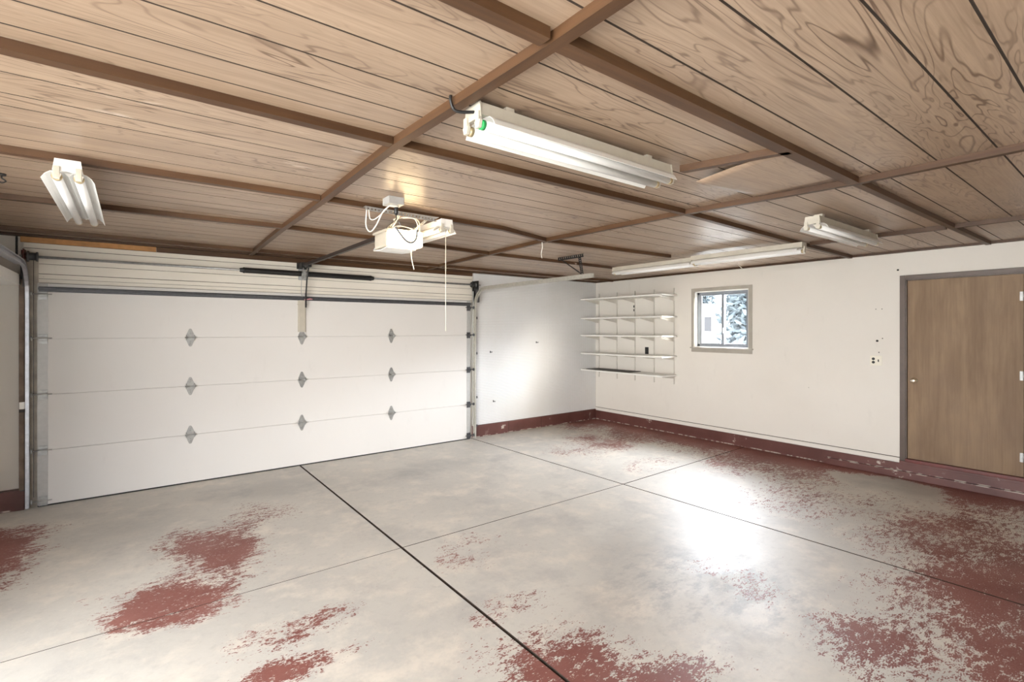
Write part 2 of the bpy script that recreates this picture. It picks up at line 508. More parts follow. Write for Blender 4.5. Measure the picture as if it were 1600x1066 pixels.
# floor: slabs parted by real joints
def slab(mb, pts, z0, z1, side=0):
    A = [mb.bm.verts.new((x, y, z0)) for x, y in pts]; B = [mb.bm.verts.new((x, y, z1)) for x, y in pts]
    mb._face(A[::-1]); mb._face(B)
    keep = mb.mi; mb.mi = side
    for i in range(len(pts)):
        j = (i+1) % len(pts)
        mb._face([A[i], A[j], B[j], B[i]])
    mb.mi = keep
fl = MB()
ja, jb = 0.010, 0.008
xa = lambda y: -2.497
xb = lambda y: 0.03 - 0.026*y
yc = lambda x: -2.955 + (0.0 if x < 0 else 0.028*x)
wid = {'l': 0.003, 'm': 0.0045, 'r': 0.006}
def cols(y0f, y1f, w0, w1):
    pass
y_top, y_bot = 0.30, YR-0.25
xl, xr_ = XL-0.2, XR+0.15
for (l, r, w) in (((lambda y: xl), (lambda y: xa(y)-ja), 'l'), ((lambda y: xa(y)+ja), (lambda y: xb(y)-jb), 'm'), ((lambda y: xb(y)+jb), (lambda y: xr_), 'r')):
    g = wid[w]
    a, b = yc(l(-2.95)), yc(r(-2.95))
    slab(fl, [(l(a), a+g), (r(b), b+g), (r(y_top), y_top), (l(y_top), y_top)], -0.06, 0.0, 1)
    slab(fl, [(l(y_bot), y_bot), (r(y_bot), y_bot), (r(b), b-g), (l(a), a-g)], -0.06, 0.0, 1)
fl.mi = 1
fl.box(xl, xr_, y_bot, y_top, -0.12, -0.012)
struct(fl.build('floor', [M['floor'], M['joint']]), 'worn concrete garage floor with peeling red paint and cut joints', 'floor')

# ceiling: panelling with V grooves running left to right
grooves = [-0.16, -0.58, -0.78, -1.02, -1.20, -1.44, -1.66, -2.05, -2.25, -2.42, -2.66, -2.87, -3.27, -3.488, -3.719, -3.866, -4.083,
           -4.471, -4.634, -4.848, -5.039, -5.262, -5.554, -5.806, -6.039, -6.22, -6.47, -6.75, -6.95, -7.2, -7.45, -7.7]
ce = MB()
yy = 0.12
gw = 0.0042
xs0, xs1 = XL-0.1, XR+0.1
def strip(y0, z0, y1, z1, mi):
    v = [ce.bm.verts.new(q) for q in ((xs0, y0, z0), (xs1, y0, z0), (xs1, y1, z1), (xs0, y1, z1))]
    ce.mi = mi
    ce._face(v)
for g in grooves:
    strip(yy, H, g+gw, H, 0)
    strip(g+gw, H, g, H+0.004, 1)
    strip(g, H+0.004, g-gw, H, 1)
    yy = g-gw
strip(yy, H, YR-0.1, H, 0)
bmesh.ops.remove_doubles(ce.bm, verts=ce.bm.verts, dist=1e-5)
ce.mi = 1
ce.box(xs0, xs1, YR-0.1, 0.12, H+0.02, H+0.10)
struct(ce.build('ceiling', [M['ceiling'], M['groove']]), 'ceiling of grooved wood panelling', 'ceiling')

# walls
wb = MB()
wb.box(XL-0.1, -4.87, 0.02, 0.14, 0, H)
wb.box(-4.87, 0.0, 0.02, 0.14, 2.11, H)
wb.box(0.0, XR+0.1, 0.02, 0.14, 0, H)
struct(wb.build('wall_back', M['wall']), 'back wall around the overhead door', 'wall')
WY0, WY1, WZ0, WZ1 = -2.945, -2.085, 1.415, 2.275      # window opening
DY0, DY1, DZ0, DZ1 = -5.72, -4.755, 0.20, 2.255        # door opening
wr = MB()
wr.box(XR, XR+0.12, WY1, 0.14, 0, H)
wr.box(XR, XR+0.12, WY0, WY1, 0, WZ0)
wr.box(XR, XR+0.12, WY0, WY1, WZ1, H)
wr.box(XR, XR+0.12, DY1, WY0, 0, H)
wr.box(XR, XR+0.12, DY0, DY1, 0, DZ0)
wr.box(XR, XR+0.12, DY0, DY1, DZ1, H)
wr.box(XR, XR+0.12, YR-0.1, DY0, 0, H)
struct(wr.build('wall_right', M['wall']), 'cream painted right wall with a small window and a brown door', 'wall')
wl = MB(); wl.box(XL-0.12, XL, -3.0, 0.14, 0, H); wl.box(XL-0.12, XL, YR-0.1, -7.7, 0, H); wl.box(XL-0.12, XL, -7.7, -3.0, 2.3, H)  # wide gap added out of view so the fill lamp can shine in
struct(wl.build('wall_left', M['wall']), 'left wall with an unseen opening added for fill light', 'wall')
wq = MB(); wq.box(XL, XR, YR-0.12, YR, 0, H)
struct(wq.build('wall_rear', M['wall']), 'rear wall', 'wall')

# curbs
cb = MB(); cb.box(0.06, XR, -0.012, 0.02, 0, 0.185, 0.004)
cb.mi = 1; cb.box(0.755, 0.761, -0.0135, -0.012, 0, 0.18); cb.box(1.46, 1.466, -0.0135, -0.012, 0, 0.18)
struct(cb.build('baseboard_back', [M['curb'], M['joint']]), 'red brown curb under the pegboard', 'curb')
cr = MB()
cr.box(XR-0.018, XR, YR, 0.0, 0, 0.165, 0.004)
cr.box(XR-0.020, XR, DY0-0.06, DY1+0.054, 0.16, 0.194, 0.003)
cr.box(XR-0.055, XR-0.016, YR, -3.95, 0, 0.082, 0.008)
struct(cr.build('baseboard_right', M['curb']), 'peeling red brown curb along the right wall', 'curb')
cl = MB(); cl.box(XL, -4.955, -0.06, 0.02, 0, 0.19, 0.004)
struct(cl.build('baseboard_left', M['curb']), 'red brown curb left of the overhead door', 'curb')
tl = MB()
tl.box(XR-0.014, XR, DY1+0.055, 0.0, 0.168, 0.222, 0.003)
tl.mi = 1; tl.box(XR-0.006, XR, DY1+0.055, 0.0, 0.222, 0.228)
struct(tl.build('trim_1', [M['wall'], M['joint']]), 'thin cream strip above the right curb', 'trim')

# ceiling battens
BT = H-0.036
def batten(i, pts, w, axis, mat=None, z0=BT, z1=H):
    """straight pieces, nailed end to end along one line"""
    mb = MB()
    for (u0, v0), (u1, v1) in zip(pts, pts[1:]):
        if axis == 1:     # runs along y; u = y, v = x
            mb_pts = [(v0-w/2, u0), (v0+w/2, u0), (v1+w/2, u1), (v1-w/2, u1)]
        else:
            mb_pts = [(u0, v0-w/2), (u0, v0+w/2), (u1, v1+w/2), (u1, v1-w/2)]
        slab(mb, mb_pts, z0, z1)
    return struct(mb.build('trim_%d' % i, mat or M['batten_y' if axis == 1 else 'batten_x']))
batten(2, [(-8.0, -3.15), (-5.43, -3.136), (-4.36, -3.169), (-3.1, -3.13), (-1.86, -3.115), (-0.02, -3.05)], 0.045, 1)
batten(3, [(-8.0, -0.765), (-5.43, -0.735), (-4.36, -0.85), (-2.8, -0.905), (-1.78, -0.85), (-0.02, -0.74)], 0.042, 1)
batten(4, [(-8.0, 1.42), (-5.45, 1.42)], 0.042, 1)
batten(5, [(-5.40, 1.42), (-4.33, 1.39)], 0.042, 1)
batten(6, [(XL, -5.41), (-3.175, -5.41)], 0.05, 0)
batten(7, [(-3.115, -5.42), (-0.765, -5.42)], 0.06, 0)
batten(8, [(-0.72, -5.425), (1.38, -5.44), (2.80, -5.45)], 0.042, 0)
batten(9, [(XL, -4.36), (-3.195, -4.338)], 0.05, 0)
batten(10, [(-3.145, -4.338), (-0.885, -4.35)], 0.045, 0)
batten(11, [(-0.83, -4.35), (1.37, -4.26), (2.80, -4.22)], 0.042, 0)
batten(12, [(XL, -3.09), (-3.16, -3.10)], 0.05, 0)
batten(13, [(-3.10, -3.10), (-1.6, -3.04), (-0.93, -2.84)], 0.042, 0)
batten(14, [(-0.87, -2.84), (1.0, -2.92)], 0.036, 0)
batten(15, [(XL, -1.84), (-3.14, -1.95)], 0.05, 0)
batten(16, [(-3.09, -1.95), (-2.2, -1.90), (-0.88, -1.78)], 0.042, 0)
batten(17, [(-0.83, -1.78), (1.9, -1.74)], 0.036, 0)
batten(18, [(XL, -0.45), (-3.09, -0.38)], 0.05, 0)
batten(19, [(-3.03, -0.38), (-0.78, -0.44)], 0.045, 0)
batten(20, [(-0.72, -0.44), (2.80, -0.44)], 0.045, 0)
batten(21, [(-5.43, -1.605), (-4.93, -1.755)], 0.045, 1)     # short stub with a torn end
e = MB(); e.box(XL, XR-0.02, -0.075, 0.02, H-0.022, H)
struct(e.build('trim_22', M['trim_dark']))
e = MB(); e.box(XR-0.045, XR, YR, 0.02, H-0.024, H)
struct(e.build('trim_23', M['trim_dark']))

# boards over the overhead door (real gaps between them)
hb = MB()
for z0, z1 in ((2.105, 2.135), (2.139, 2.176), (2.179, 2.222), (2.227, 2.318), (2.322, 2.462), (2.467, 2.515)):
    hb.box(-4.97, 0.055, 0.0, 0.02, z0, z1, 0.002)
hb.mi = 1
hb.box(-4.97, 0.055, 0.008, 0.02, 2.10, 2.52)
struct(hb.build('trim_24', [M['header'], M['joint']]), 'cream painted boards above the overhead door', 'trim')
e = MB(); e.box(-4.99, -3.95, -0.012, 0.02, 2.518, H-0.022); struct(e.build('trim_25', M['batten_raw']))
e = MB(); e.box(-3.945, 0.055, -0.008, 0.02, 2.518, H-0.022); struct(e.build('trim_26', M['batten_x']))
# left jamb post of weathered wood
e = MB(); e.box(-4.992, -4.955, -0.075, 0.02, 0.19, 2.16, 0.004)
struct(e.build('trim_27', plain('weathered_jamb_wood', (0.16, 0.115, 0.085), 0.7, 0, 0.3, 10)), 'weathered wooden jamb left of the overhead door', 'trim')
e = MB(); e.box(-4.95, -4.865, -0.004, 0.02, 0.0, 2.42)
struct(e.build('trim_28', plain('painted_jamb', (0.40, 0.36, 0.30), 0.6, 0, 0.2, 10)), 'painted jamb board behind the left track', 'trim')

# ------------------------------------------------------------------ window
w = bpy.data.objects.new('window_1', None); COL.objects.link(w); w.location = (XR, -2.515, WZ0)
def wpart(mb, name, mat, parent=None):
    o = mb.build(name, mat)
    for v in o.data.vertices:
        v.co -= Vector((XR, -2.515, WZ0))
    o.parent = parent or w
    return o
struct(w, 'small two pane sliding window with taupe casing', 'window')
m = MB(); cw = 0.05
m.box(XR-0.016, XR, WY1, WY1+cw, WZ0, WZ1+cw, 0.003); m.box(XR-0.016, XR, WY0-cw, WY0, WZ0, WZ1+cw, 0.003); m.box(XR-0.016, XR, WY0, WY1, WZ1, WZ1+cw, 0.003)
m.box(XR-0.014, XR, WY0-cw, WY1+cw, WZ0-0.075, WZ0-0.018, 0.003)
wpart(m, 'window_casing', M['casing'])
m = MB(); m.box(XR-0.035, XR+0.06, WY0-cw-0.015, WY1+cw+0.015, WZ0-0.018, WZ0, 0.004)
wpart(m, 'window_sill', M['casing'])
m = MB()
m.box(XR, XR+0.12, WY1-0.012, WY1, WZ0, WZ1); m.box(XR, XR+0.12, WY0, WY0+0.012, WZ0, WZ1); m.box(XR, XR+0.12, WY0, WY1, WZ1-0.012, WZ1); m.box(XR, XR+0.12, WY0, WY1, WZ0, WZ0+0.012)
wpart(m, 'window_lining', M['shelf'])
m = MB(); fx0, fx1 = XR+0.06, XR+0.11
a0, a1, b0, b1 = WY0+0.012, WY1-0.012, WZ0+0.012, WZ1-0.012
m.box(fx0, fx1, a1-0.035, a1, b0, b1); m.box(fx0, fx1, a0, a0+0.028, b0, b1); m.box(fx0, fx1, a0, a1, b1-0.035, b1); m.box(fx0, fx1, a0, a1, b0, b0+0.035)
wpart(m, 'window_frame', M['alum'])
ym = (WY0+WY1)/2
for k, (y0, y1, xo) in enumerate(((ym-0.02, a1-0.028, 0.062), (a0+0.028, ym+0.02, 0.085))):
    m = MB(); x0, x1 = XR+xo, XR+xo+0.02; s_ = 0.042
    m.box(x0, x1, y0, y0+s_, b0+0.03, b1-0.03, 0.002); m.box(x0, x1, y1-s_, y1, b0+0.03, b1-0.03, 0.002)
    m.box(x0, x1, y0+s_, y1-s_, b0+0.03, b0+0.03+0.022, 0.002); m.box(x0, x1, y0+s_, y1-s_, b1-0.055, b1-0.03, 0.002)
    sh = wpart(m, 'window_sash', M['alum'])
    m = MB(); m.box(x0+0.008, x0+0.012, y0+s_, y1-s_, b0+0.052, b1-0.055)
    g = wpart(m, 'glass_pane', M['glass'])
    g.parent = sh
m = MB(); m.box(XR+0.045, XR+0.062, ym-0.012, ym+0.006, WZ0+0.22, WZ0+0.30, 0.003)
wpart(m, 'window_latch', M['alum'])

# ------------------------------------------------------------------ brown door
d1 = bpy.data.objects.new('door_1', None); COL.objects.link(d1); d1.location = (0, 0, 0)
struct(d1, 'worn brown wooden side door in a brown frame', 'door')
m = MB(); m.box(XR+0.012, XR+0.055, DY0+0.024, DY1-0.014, DZ0+0.028, DZ1-0.012, 0.002)
slab_o = m.build('door_slab', M['door_brown'], d1)
m = MB()
m.box(XR-0.018, XR, DY1, DY1+0.052, DZ0-0.005, DZ1+0.05, 0.003); m.box(XR-0.018, XR, DY0-0.052, DY0, DZ0-0.005, DZ1+0.05, 0.003)
m.box(XR-0.018, XR, DY0, DY1, DZ1, DZ1+0.05, 0.003)
m.box(XR, XR+0.12, DY1-0.010, DY1, DZ0, DZ1); m.box(XR, XR+0.12, DY0, DY0+0.020, DZ0, DZ1); m.box(XR, XR+0.12, DY0, DY1, DZ1-0.010, DZ1)
m.box(XR+0.058, XR+0.075, DY1-0.03, DY1-0.010, DZ0, DZ1); m.box(XR+0.058, XR+0.075, DY0, DY1, DZ1-0.03, DZ1-0.01)
m.box(XR+0.11, XR+0.12, DY0, DY1, DZ0, DZ1)
m.build('door_frame', M['frame_brown'], d1)
m = MB(); m.box(XR-0.035, XR+0.09, DY0, DY1, DZ0-0.01, DZ0+0.026, 0.006)
m.build('door_threshold', M['sill_red'], d1)
m = MB()
m.lathe([(-0.002, 0.033), (0.004, 0.033), (0.010, 0.028), (0.012, 0.013), (0.030, 0.012), (0.034, 0.021), (0.042, 0.0275), (0.052, 0.0275), (0.060, 0.022), (0.063, 0.012), (0.064, 0.004)][::1], 0, (0, 0, 0), 24)
k = m.build('door_knob', M['knob'], d1, (XR+0.012, -4.832, 1.115)); k.rotation_euler = (0, 0, PI); k['label'] = 'round pale brass knob'
for hz_ in (0.42, 1.23, 2.02):
    m = MB(); m.lathe([(-0.045, 0.006), (0.045, 0.006)], 2, (XR+0.006, DY0+0.022, hz_), 10); m.box(XR+0.008, XR+0.013, DY0+0.024, DY0+0.05, hz_-0.045, hz_+0.045)
    m.build('door_hinge', M['galv'], d1)

# ------------------------------------------------------------------ outside the window
g = MB(); g.box(-60, 60, -60, 60, -0.40, -0.13)
struct(g.build('ground', M['lawn']), 'bright ground outside', 'ground')
t = thing('neighbour_building', 'pale sunlit neighbouring house wall seen through the left window pane', 'building', (22.0, 9.6, -0.13))
m = MB(); m.box(0, 6, -1.9, 6.5, 0, 2.9); m.build('wall', M['outside_paint'], t)
m = MB(); m.prism([(-2.2, 2.9), (6.8, 2.9), (2.3, 3.5)], 0, -0.3, 6.3); m.build('roof', plain('pale_roof', (0.5, 0.5, 0.5), 0.8), t)
m = MB(); m.box(-0.03, 0.01, -0.55, -0.12, 1.70, 2.53); m.build('window', M['outside_glass'], t)
def spruce(name, label, x, y, h, seed):
    rnd = random.Random(seed)
    t = thing(name, label, 'tree', (x, y, -0.13), 0, 'trees outside the window')
    m = MB(); m.tube([(0, 0, 0), (0.02, 0, h*0.5), (0, 0, h)], [0.13, 0.08, 0.01], 8); m.build('trunk', M['bark'], t)
    m = MB()
    z = 0.5
    while z < h-0.1:
        L = 0.25 + 1.35*(1-z/h)
        for k in range(7):
            a = rnd.uniform(0, 2*PI); l = L*rnd.uniform(0.7, 1.1)
            d = Vector((math.cos(a), math.sin(a), 0)); sd = Vector((-d.y, d.x, 0))
            for i in range(6):
                u = (i+0.6)/6
                c = d*l*u + Vector((0, 0, z - 0.45*l*u*u))
                for q_ in range(5):
                    e1 = Vector((rnd.uniform(-1, 1), rnd.uniform(-1, 1), rnd.uniform(-0.7, 0.7))).normalized()
                    e2 = e1.cross(Vector((rnd.uniform(-1, 1), rnd.uniform(-1, 1), rnd.uniform(-1, 1)))).normalized()
                    a_, b_ = rnd.uniform(0.09, 0.2), rnd.uniform(0.05, 0.10)
                    o_ = c + Vector((rnd.gauss(0, 0.10), rnd.gauss(0, 0.10), rnd.gauss(0, 0.10)))
                    vs = [m.bm.verts.new(o_ + p_) for p_ in (-e1*a_, -e2*b_, e1*a_*1.2, e2*b_)]
                    m._face(vs)
        z += 0.17
    m.build('foliage', M['needles'], t)
spruce('spruce_tree', 'blue green spruce tree filling the right window pane', 12.6, 2.0, 6.5, 3)
spruce('spruce_tree', 'spruce tree whose branches show high in the left window pane, behind the pale house', 31.0, 15.0, 8.0, 5)

# ------------------------------------------------------------------ overhead door
gd = thing('overhead_garage_door', 'wide white four section overhead garage door, closed, with steel hinges', 'garage door', (-2.435, -0.008, 0))
GX, GY = -2.435, -0.008
def gpart(mb, name, mat, parent=None):
    o = mb.build(name, mat)
    for v in o.data.vertices: v.co -= Vector((GX, GY, 0))
    o.parent = parent or gd
    return o
DX0, DX1, FY = -4.87, -0.005, -0.038
sec = 0.5335
panels = []
for k in range(4):
    m = MB(); z0 = 0.014 + (k*sec if k else 0); z1 = (k+1)*sec - 0.0015
    if k: z0 = k*sec + 0.0015
    m.box(DX0+0.002, DX1-0.002, FY, FY+0.04, z0, z1, 0.0025)
    if k: m.box(DX0+0.002, DX1-0.002, FY+0.012, FY+0.038, z0-0.010, z0+0.01)
    pn = gpart(m, 'door_section', M['door_white']); panels.append(pn)
    for x0, x1 in ((DX0, DX0+0.075), (DX1-0.062, DX1)):
        m = MB(); m.box(x0, x1, FY-0.003, FY, z0+0.003, z1-0.003)
        for q in range(5):
            zz = z0 + 0.06 + q*(z1-z0-0.12)/4
            m.lathe([(0, 0.005), (0.003, 0.004)], 1, (x0+0.015, FY-0.006, zz), 6); m.lathe([(0, 0.005), (0.003, 0.004)], 1, (x1-0.015, FY-0.006, zz+0.03), 6)
        s_ = gpart(m, 'end_stile', M['stile']); s_.parent = pn; s_['label'] = 'grey steel end stile'
m = MB(); m.box(DX0, DX1, FY+0.004, FY+0.036, 0.0, 0.016, 0.004); gpart(m, 'bottom_seal', M['rubber'])
m = MB()
m.sheet([(FY, 2.10), (FY-0.012, 2.10), (FY-0.014, 2.088), (FY-0.05, 2.088), (FY-0.05, 2.068), (FY-0.014, 2.068), (FY-0.012, 2.050), (FY, 2.050)], 0, DX0+0.01, DX1-0.01, 0.002)
st = gpart(m, 'top_strut', M['dark_galv']); st['label'] = 'dark horizontal steel strut along the top section'
def rot(o, x=0, y=0, z=0): o.rotation_euler = (x, y, z)
def hinge_mesh():
    m = MB()
    w0, w1, hh = 0.040, 0.016, 0.098
    out = [(-w0, 0.006), (-w0, 0.022), (-w1, hh-0.012), (-w1*0.5, hh), (w1*0.5, hh), (w1, hh-0.012), (w0, 0.022), (w0, 0.006)]
    m.prism(out, 1, -0.004, 0)
    m.prism([(x, -z) for x, z in out], 1, -0.004, 0)
    for sx in (-1, 1):
        m.prism([(-0.004, -0.030), (-0.026, -0.014), (-0.030, 0), (-0.026, 0.014), (-0.004, 0.030)], 0, sx*0.038-0.0025, sx*0.038+0.0025)
    m.lathe([(-0.05, 0.011), (-0.047, 0.011), (-0.047, 0.0075), (0.047, 0.0075), (0.047, 0.011), (0.05, 0.011)], 0, (0, -0.022, 0), 10)
    for z in (0.045, 0.07, -0.045, -0.07):
        m.lathe([(-0.010, 0.003), (-0.008, 0.006), (-0.004, 0.006)], 1, (0.0, 0, z), 8)
    return m
h0 = hinge_mesh().build('hinge', M['galv'], gd, (-3.645-GX, FY-GY, 3*sec))
for x in (-3.645, -2.478, -1.30):
    for k in (3, 2, 1):
        if x == -3.645 and k == 3: continue
        c = h0.copy(); COL.objects.link(c); c.parent = gd; c.location = (x-GX, FY-GY, k*sec)
def roller_hinge(sx):
    m = MB()
    m.box(-0.032, 0.032, -0.010, -0.003, -0.045, 0.045, 0.002)
    m.box(-0.034, 0.034, -0.030, -0.010, -0.016, 0.016, 0.003)
    m.tube([(sx*0.066, -0.032, 0.006), (-sx*0.075, -0.032, 0.006)], 0.0055, 8)
    m.lathe([(-0.006, 0.016), (-0.004, 0.022), (0.004, 0.022), (0.006, 0.016)], 0, (-sx*0.078, -0.032, 0.006), 14)
    return m
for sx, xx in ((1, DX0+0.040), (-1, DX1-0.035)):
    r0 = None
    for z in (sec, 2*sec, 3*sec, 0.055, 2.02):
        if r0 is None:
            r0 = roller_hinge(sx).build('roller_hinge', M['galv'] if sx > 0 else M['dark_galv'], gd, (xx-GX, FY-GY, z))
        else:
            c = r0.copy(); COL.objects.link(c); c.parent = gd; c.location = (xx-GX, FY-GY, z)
m = MB()
m.sheet([(-2.51, FY-0.004), (-2.51, FY-0.03), (-2.445, FY-0.03), (-2.445, FY-0.004)], 2, 1.66, 2.05, 0.003)
m.box(-2.525, -2.43, FY-0.004, FY, 1.66, 2.05)
m.tube([(-2.535, FY-0.02, 2.0), (-2.42, FY-0.02, 2.0)], 0.007, 8)
bk = gpart(m, 'opener_bracket', M['white_greyed']); bk['label'] = 'white upright bracket at the centre of the top section'
m = MB(); m.tube([(-2.463, FY-0.06, 2.055), (-2.40, FY-0.075, 2.068), (-2.37, FY-0.06, 2.066)], 0.008, 6); gpart(m, 'pull_tag', M['pink'])

# ------------------------------------------------------------------ tracks
def track_prof(x, sx):
    # C channel, open towards sx
    a, b, t_ = 0.026, 0.034, 0.0025
    return [(x-sx*0.013, -b/1), (x+sx*0.013, -b), (x+sx*0.013, -b+0.008), (x+sx*0.011, -b+0.008), (x+sx*0.011, -b+t_), (x-sx*0.0105, -b+t_), (x-sx*0.0105, 0.016-t_), (x+sx*0.011, 0.016-t_), (x+sx*0.011, 0.008), (x+sx*0.013, 0.008), (x+sx*0.013, 0.016), (x-sx*0.013, 0.016)]
def track(label, x, sx, yend, zt, mat):
    t = thing('door_track', label, 'track', (x, -0.06, 0.0), 0, 'overhead door tracks')
    R = 0.30
    path = [(-0.07, 0.012), (-0.07, 1.0), (-0.07, zt-R)]
    for i in range(1, 9):
        a = i/8*PI/2
        path.append((-0.07 - R*(1-math.cos(a)), zt-R + R*math.sin(a)))
    path += [(-1.2, zt), (yend, zt)]
    def P(mb, name, mt):
        o = mb.build(name, mt)
        for v in o.data.vertices: v.co -= Vector((x, -0.06, 0))
        o.parent = t
        return o
    m = MB(); m.sweep_yz(path[:3], track_prof(x, sx)); P(m, 'vertical_track', mat)
    m = MB(); m.sweep_yz(path[2:], track_prof(x, sx)); P(m, 'horizontal_track', mat)
    # angle iron carrying the horizontal run
    m = MB()
    m.box(x-sx*0.016, x-sx*0.013, yend, -0.35, zt-0.012, zt+0.034); m.box(x-sx*0.046, x-sx*0.013, yend, -0.35, zt-0.014, zt-0.012)
    P(m, 'angle_iron', mat)
    # wall angle and jamb brackets
    m = MB(); m.box(x-sx*0.020, x-sx*0.016, -0.06, -0.004, 0.02, zt+0.02); m.box(x-sx*0.055, x-sx*0.016, -0.010, -0.006, 0.02, zt+0.02)
    P(m, 'wall_angle', M['dark_galv'])
    for z in (0.18, 0.62, 1.3, 1.85):
        m = MB(); m.box(x-sx*0.050, x-sx*0.012, -0.066, -0.058, z, z+0.035, 0.002); m.lathe([(0, 0.009), (0.008, 0.008)], 1, (x-sx*0.03, -0.074, z+0.018), 6)
        P(m, 'jamb_bracket', M['dark_galv'])
    m = MB(); m.box(x-sx*0.022, x-sx*0.016, -0.16, -0.004, zt-0.20, zt-0.012); P(m, 'flag_bracket', M['dark_galv'])
    return t, P
M['track_left'] = plain('left_track_steel', (0.52, 0.53, 0.57), 0.40, 0.55, 0.12, 30)
M['track_right'] = plain('right_track_steel', (0.46, 0.44, 0.39), 0.45, 0.45, 0.12, 30)
tL, PL = track('grey steel door track on the left edge of the picture, with a threaded hanger rod', -4.935, 1, -2.5, 2.285, M['track_left'])
tR, PR = track('grey steel door track beside the pegboard, its free end hung from a perforated bracket', 0.062, -1, -2.55, 2.305, M['track_right'])
m = MB(); m.tube([(-5.0, -0.12, 2.30), (-5.0, -0.12, 2.55)], 0.008, 6)
for i in range(14): m.lathe([(0, 0.008), (0.004, 0.011), (0.008, 0.008)], 2, (-5.0, -0.12, 2.32+i*0.016), 8)
PL(m, 'hanger_rod', M['black'])
# punched hanger of the right track
def punched(mb, p0, p1, wv, th, n):
    """flat bar from p0 to p1 with round-ish holes: built as rails and rungs"""
    p0, p1, wv = Vector(p0), Vector(p1), Vector(wv)
    d = (p1-p0); nrm = d.cross(wv).normalized()*th
    def quadbox(a, b, c, e):
        A = [mb.bm.verts.new(q) for q in (a, b, c, e)]; B = [mb.bm.verts.new(q+nrm) for q in (a, b, c, e)]
        mb._face(A[::-1]); mb._face(B)
        for i in range(4): mb._face([A[i], A[(i+1) % 4], B[(i+1) % 4], B[i]])
    quadbox(p0, p1, p1+wv*0.28, p0+wv*0.28); quadbox(p0+wv*0.72, p1+wv*0.72, p1+wv, p0+wv)
    for i in range(n+1):
        a = p0 + d*(i/n)*0.94
        quadbox(a+wv*0.28, a+d*0.06*(10/n)+wv*0.28, a+d*0.06*(10/n)+wv*0.72, a+wv*0.72)
m = MB()
punched(m, (0.10, -1.92, H-0.040), (0.10, -2.36, H-0.040), (0, 0.0, 0.050), 0.004, 12)
punched(m, (0.075, -2.00, H-0.04), (0.075, -2.36, 2.335), (0, 0.040, 0.040), 0.004, 12)
punched(m, (0.088, -2.375, 2.335), (0.088, -2.33, H-0.04), (0, 0.045, 0), 0.004, 9)
o = PR(m, 'track_hanger', M['black']); o['label'] = 'black perforated angle hanger'

# ------------------------------------------------------------------ torsion spring shaft
ts = thing('torsion_spring_shaft', 'steel shaft with two black torsion springs above the overhead door', 'spring shaft', (-2.465, 0, 2.375))
SY, SZ = -0.085, 2.375
def tpart(mb, name, mat):
    o = mb.build(name, mat)
    for v in o.data.vertices: v.co -= Vector((-2.465, 0, 2.375))
    o.parent = ts
    return o
m = MB(); m.tube([(-4.985, SY, SZ), (0.15, SY, SZ)], 0.0127, 12); tpart(m, 'shaft', M['galv'])
for x0, x1 in ((-3.12, -2.50), (-2.43, -1.62)):
    m = MB(); prof = []
    n = int((x1-x0)/0.009)
    for i in range(n):
        t0 = x0 + (x1-x0)*i/n
        prof += [(t0, 0.029), (t0+0.0045, 0.033)]
    prof.append((x1, 0.029))
    m.lathe(prof, 0, (0, SY, SZ), 16); tpart(m, 'torsion_spring', M['black'])
for x0, s_ in ((-3.17, 1), (-1.57, -1)):
    m = MB(); m.lathe([(0, 0.020), (s_*0.01, 0.026), (s_*0.03, 0.026), (s_*0.035, 0.034), (s_*0.055, 0.034)], 0, (x0, SY, SZ), 14); tpart(m, 'spring_cone', M['black'])
m = MB(); m.box(-2.475, -2.455, -0.13, 0.0, SZ-0.06, SZ+0.05); m.box(-2.51, -2.42, -0.006, 0.0, SZ-0.07, SZ+0.07); m.lathe([(-0.014, 0.035), (0.014, 0.035)], 0, (-2.445, SY, SZ), 18)
tpart(m, 'centre_bracket', M['galv'])
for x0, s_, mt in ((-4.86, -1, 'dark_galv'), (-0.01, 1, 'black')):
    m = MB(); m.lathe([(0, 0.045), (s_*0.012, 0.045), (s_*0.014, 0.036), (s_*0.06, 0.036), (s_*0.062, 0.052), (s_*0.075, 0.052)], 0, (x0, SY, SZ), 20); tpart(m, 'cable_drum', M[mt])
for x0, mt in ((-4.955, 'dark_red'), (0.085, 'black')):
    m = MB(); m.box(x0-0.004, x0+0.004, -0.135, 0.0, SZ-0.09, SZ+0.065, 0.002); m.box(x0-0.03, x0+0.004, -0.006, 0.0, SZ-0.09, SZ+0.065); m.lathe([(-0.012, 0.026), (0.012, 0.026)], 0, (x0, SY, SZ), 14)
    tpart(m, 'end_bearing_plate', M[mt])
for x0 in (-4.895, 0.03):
    m = MB(); m.tube([(x0, SY+0.036, SZ), (x0, -0.045, 1.2), (x0, -0.045, 0.10)], 0.0025, 6); tpart(m, 'lift_cable', M['dark_galv'])

# ------------------------------------------------------------------ opener
OX, OY, OZ = -2.47, -2.98, 2.335
op = thing('garage_door_opener', 'ceiling hung garage door opener with a glowing lens and dark rail', 'garage door opener', (OX, OY, H))
def opart(mb, name, mat, parent=None):
    o = mb.build(name, mat)
    for v in o.data.vertices: v.co -= Vector((OX, OY, H))
    o.parent = parent or op
    return o
m = MB(); m.box(-2.60, -2.35, -2.90, -2.66, OZ, OZ+0.12, 0.018); m.box(-2.605, -2.345, -2.93, -2.64, OZ+0.118, OZ+0.135, 0.003)
opart(m, 'motor_housing', M['opener'])
m = MB(); m.box(-2.592, -2.338, -3.005, -2.90, OZ-0.004, OZ+0.122, 0.02)
ln = opart(m, 'light_lens', M['lens']); ln['label'] = 'glowing white light lens'
m = MB(); m.sheet([(-2.66, OZ-0.006), (-2.80, OZ-0.016), (-2.92, OZ-0.008)], 0, -2.605, -2.36, 0.006); opart(m, 'bottom_lens', M['white_metal'])
